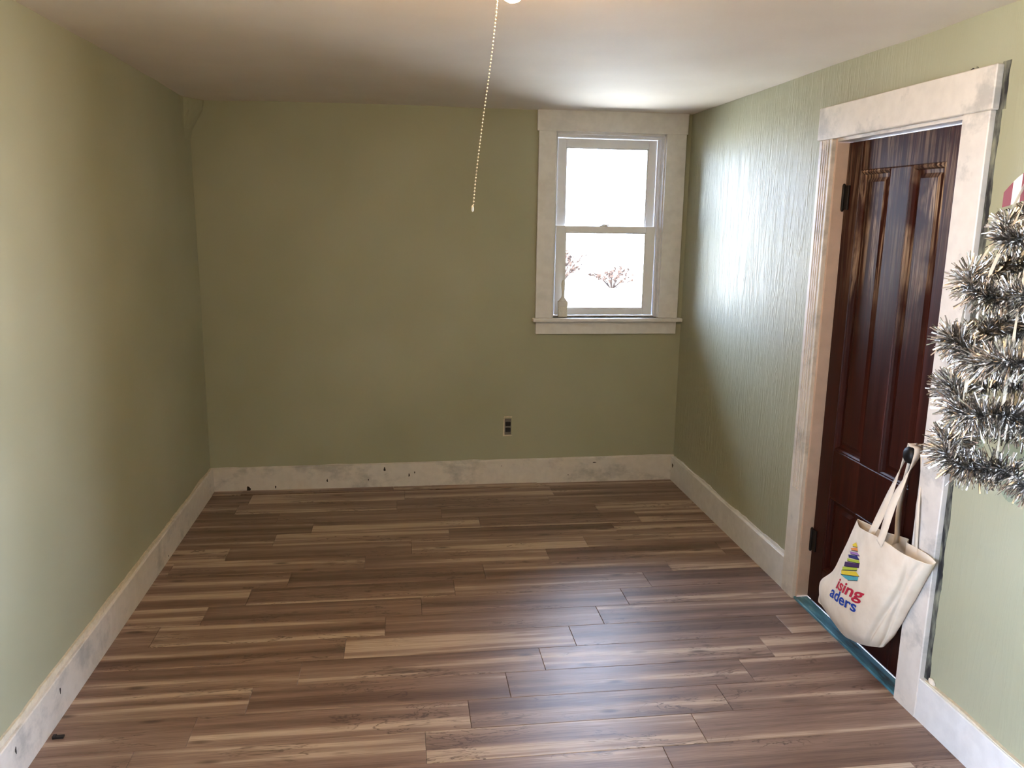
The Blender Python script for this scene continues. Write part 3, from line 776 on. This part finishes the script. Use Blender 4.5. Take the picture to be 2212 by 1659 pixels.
for i in range(20000):
    t = T0 + (T1 - T0) * rng.random() ** .80
    p = spiral(t); tn = (spiral(min(T1, t + .01)) - spiral(max(T0, t - .01))).normalized()
    d = Vector((rng.gauss(0, 1), rng.gauss(0, 1), rng.gauss(0, 1))); d = (d - tn * d.dot(tn)).normalized()
    d = (d + tn * rng.uniform(-.45, .45)).normalized()
    L = rng.uniform(.034, .060) * (.75 if t < .3 else 1); s = d.cross(Vector((rng.gauss(0, 1), rng.gauss(0, 1), rng.gauss(0, 1)))).normalized() * rng.uniform(.0010, .0021)
    bend = Vector((rng.uniform(-1, 1), rng.uniform(-1, 1), rng.uniform(-1, .6))) * .006
    m, e = p + d * L * .55 + bend * .3, p + d * L + bend
    tw = (s + d.cross(s) * rng.uniform(-.9, .9)).normalized() * s.length
    b = len(vs); vs += [p - s, p + s, m + s, m - s, e + tw, e - tw]; fs += [(b, b + 1, b + 2, b + 3), (b + 3, b + 2, b + 4, b + 5)]
me = bpy.data.meshes.new('garland'); me.from_pydata(vs, [], fs); me.update()
ga = link('garland', me, M['tinsel'], tt); ga['kind'] = 'stuff'
apex = Vector((0, 0, .90))
for a in (LEFT + .15, LEFT + 1.35, LEFT + 2.5, LEFT - 1.1, LEFT - 2.3, LEFT + .75):
    pts = [apex] + [Vector((r * math.cos(a), r * math.sin(a), z - 1.0 + .01)) for _, r, z in KT[1:6]]
    bm = bmesh.new(); wv = Vector((-math.sin(a), math.cos(a), 0)) * .0038; R = []
    for i in range(31):
        p = catmull(pts, i / 30); w2_ = Matrix.Rotation(.9 * math.sin(i * .5 + a), 3, 'Z') @ wv
        n2 = Vector((math.cos(a), math.sin(a), 0)) * .0003
        R.append([bm.verts.new(p + q) for q in (w2_ + n2, -w2_ + n2, -w2_ - n2, w2_ - n2)])
    for x, y in zip(R, R[1:]):
        for q in range(4): bm.faces.new((x[q], x[(q + 1) % 4], y[(q + 1) % 4], y[q]))
    mesh_obj('clear_ribbon', bm, M['film'], tt)
bm = bmesh.new(); tube(bm, [apex, Vector((0, 0, H - 1.0 + .004))], .0012, 6); mesh_obj('hanging_string', bm, M['white'], tt)
bw = empty('bow', (0, 0, 0)); bw.parent = tt
vd = Vector((-.77, .64, 0))          # the bow spreads across the view of someone in the room
for s in (-1, 1):
    for k_ in range(5):
        a, b = k_ / 5, (k_ + 1) / 5; bm = bmesh.new(); R = []
        for t in (a, (a + b) / 2, b):
            ctr = vd * (s * (.008 + .085 * t)) + Vector((0, 0, .755 + .012 * math.sin(t * 3) - .045 * t)); hw = .010 + .024 * math.sin(math.pi * min(1, .15 + t * .75))
            R.append([bm.verts.new(ctr + Vector((0, 0, dz)) + Vector((-.64, -.77, 0)) * dn) for dz, dn in ((-hw, .004), (-hw, -.004), (hw, -.004), (hw, .004))])
        for x, y in zip(R, R[1:]):
            for q in range(4): bm.faces.new((x[q], x[(q + 1) % 4], y[(q + 1) % 4], y[q]))
        bm.faces.new(R[0]); bm.faces.new(R[-1]); bmesh.ops.recalc_face_normals(bm, faces=bm.faces[:])
        mesh_obj('bow_stripe', bm, M['red'] if k_ % 2 == 0 or k_ == 4 else M['white'], bw)
tube_b = bmesh.new(); bmesh.ops.create_icosphere(tube_b, subdivisions=2, radius=.014); bmesh.ops.translate(tube_b, verts=tube_b.verts[:], vec=(0, 0, .755)); mesh_obj('bow_knot', tube_b, M['red'], bw, True)

# darker green patches on the wall under the tree
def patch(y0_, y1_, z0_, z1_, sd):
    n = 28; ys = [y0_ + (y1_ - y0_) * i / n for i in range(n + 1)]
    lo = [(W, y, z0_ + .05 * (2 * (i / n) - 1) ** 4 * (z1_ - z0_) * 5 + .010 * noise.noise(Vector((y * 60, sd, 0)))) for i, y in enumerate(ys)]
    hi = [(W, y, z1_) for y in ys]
    return ragged('darker_patch', wr, M['patch'], lo, hi, (-1, 0, 0), .0006)
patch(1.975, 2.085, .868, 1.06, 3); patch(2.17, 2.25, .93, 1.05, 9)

# ------------------------------------------------------------------ outdoors
bm = bmesh.new()
def PG(u, v):
    x = -14 + 40 * u; y = D + .6 + 34 * v
    return (x, y, -.7 + .75 * sm(2, 14, y - D) + .02 * (y - D) + .18 * noise.noise(Vector((x * .3, y * .3, 0))))
grid(bm, PG, 40, 34); add_box(bm, -14, 26, -30, D + .6, -.82, -.7) 
g = mesh_obj('ground', bm, M['ground'], smooth=True); tag(g, 'pale bright hillside outside the window', 'ground', kind='structure')
def shrub(x, y, h, w, n, label, sd):
    r = random.Random(sd); z = -.7 + .75 * sm(2, 14, y - D) + .02 * (y - D) + .18 * noise.noise(Vector((x * .3, y * .3, 0))) - .05
    s = empty('shrub', (x, y, z)); tag(s, label, 'shrub', 'bare shrubs outside the window')
    bm = bmesh.new(); tips = []
    for i in range(n):
        a = r.uniform(0, 6.28); b = r.random() ** .6
        e = Vector((math.cos(a) * w * b, math.sin(a) * w * b, h * r.uniform(.45, 1))); m = e * .5 + Vector((r.uniform(-.1, .1), r.uniform(-.1, .1), h * .12))
        tube(bm, [(0, 0, 0), m, e], [.010, .008, .006], 4); tips += [m.lerp(e, r.random()) for _ in range(6)]
    mesh_obj('twigs', bm, M['twig'], s)
    bm = bmesh.new()
    for p in tips:
        q = [p + Vector((r.uniform(-1, 1), r.uniform(-1, 1), r.uniform(-1, 1))) * .05 for _ in range(4)]
        vv = [bm.verts.new(c) for c in q]
        for f in ((0, 1, 2), (0, 2, 3), (0, 3, 1), (1, 3, 2)): bm.faces.new([vv[k_] for k_ in f])
    mesh_obj('dry_leaves', bm, M['leaf'], s)['kind'] = 'stuff'
shrub(4.55, 17.5, .8, .75, 44, 'bare brown shrub in the middle of the window view', 1)
shrub(3.75, 16.6, .45, .7, 26, 'low bare shrub left in the window view', 2)
shrub(5.6, 17.0, .5, .6, 26, 'bare shrub right in the window view', 3)
shrub(4.15, 9.2, .25, .5, 18, 'small bare shrub low beside the window frame', 4)
for root in ('baseboard_back', 'baseboard_left', 'baseboard_right', 'baseboard_right_near', 'trim_1', 'door_1', 'window_1', 'added_window_right', 'added_window_left', 'tote_bag'):
    r = bpy.data.objects[root]
    for c in r.children: c.matrix_parent_inverse = Matrix.Translation(-r.location)
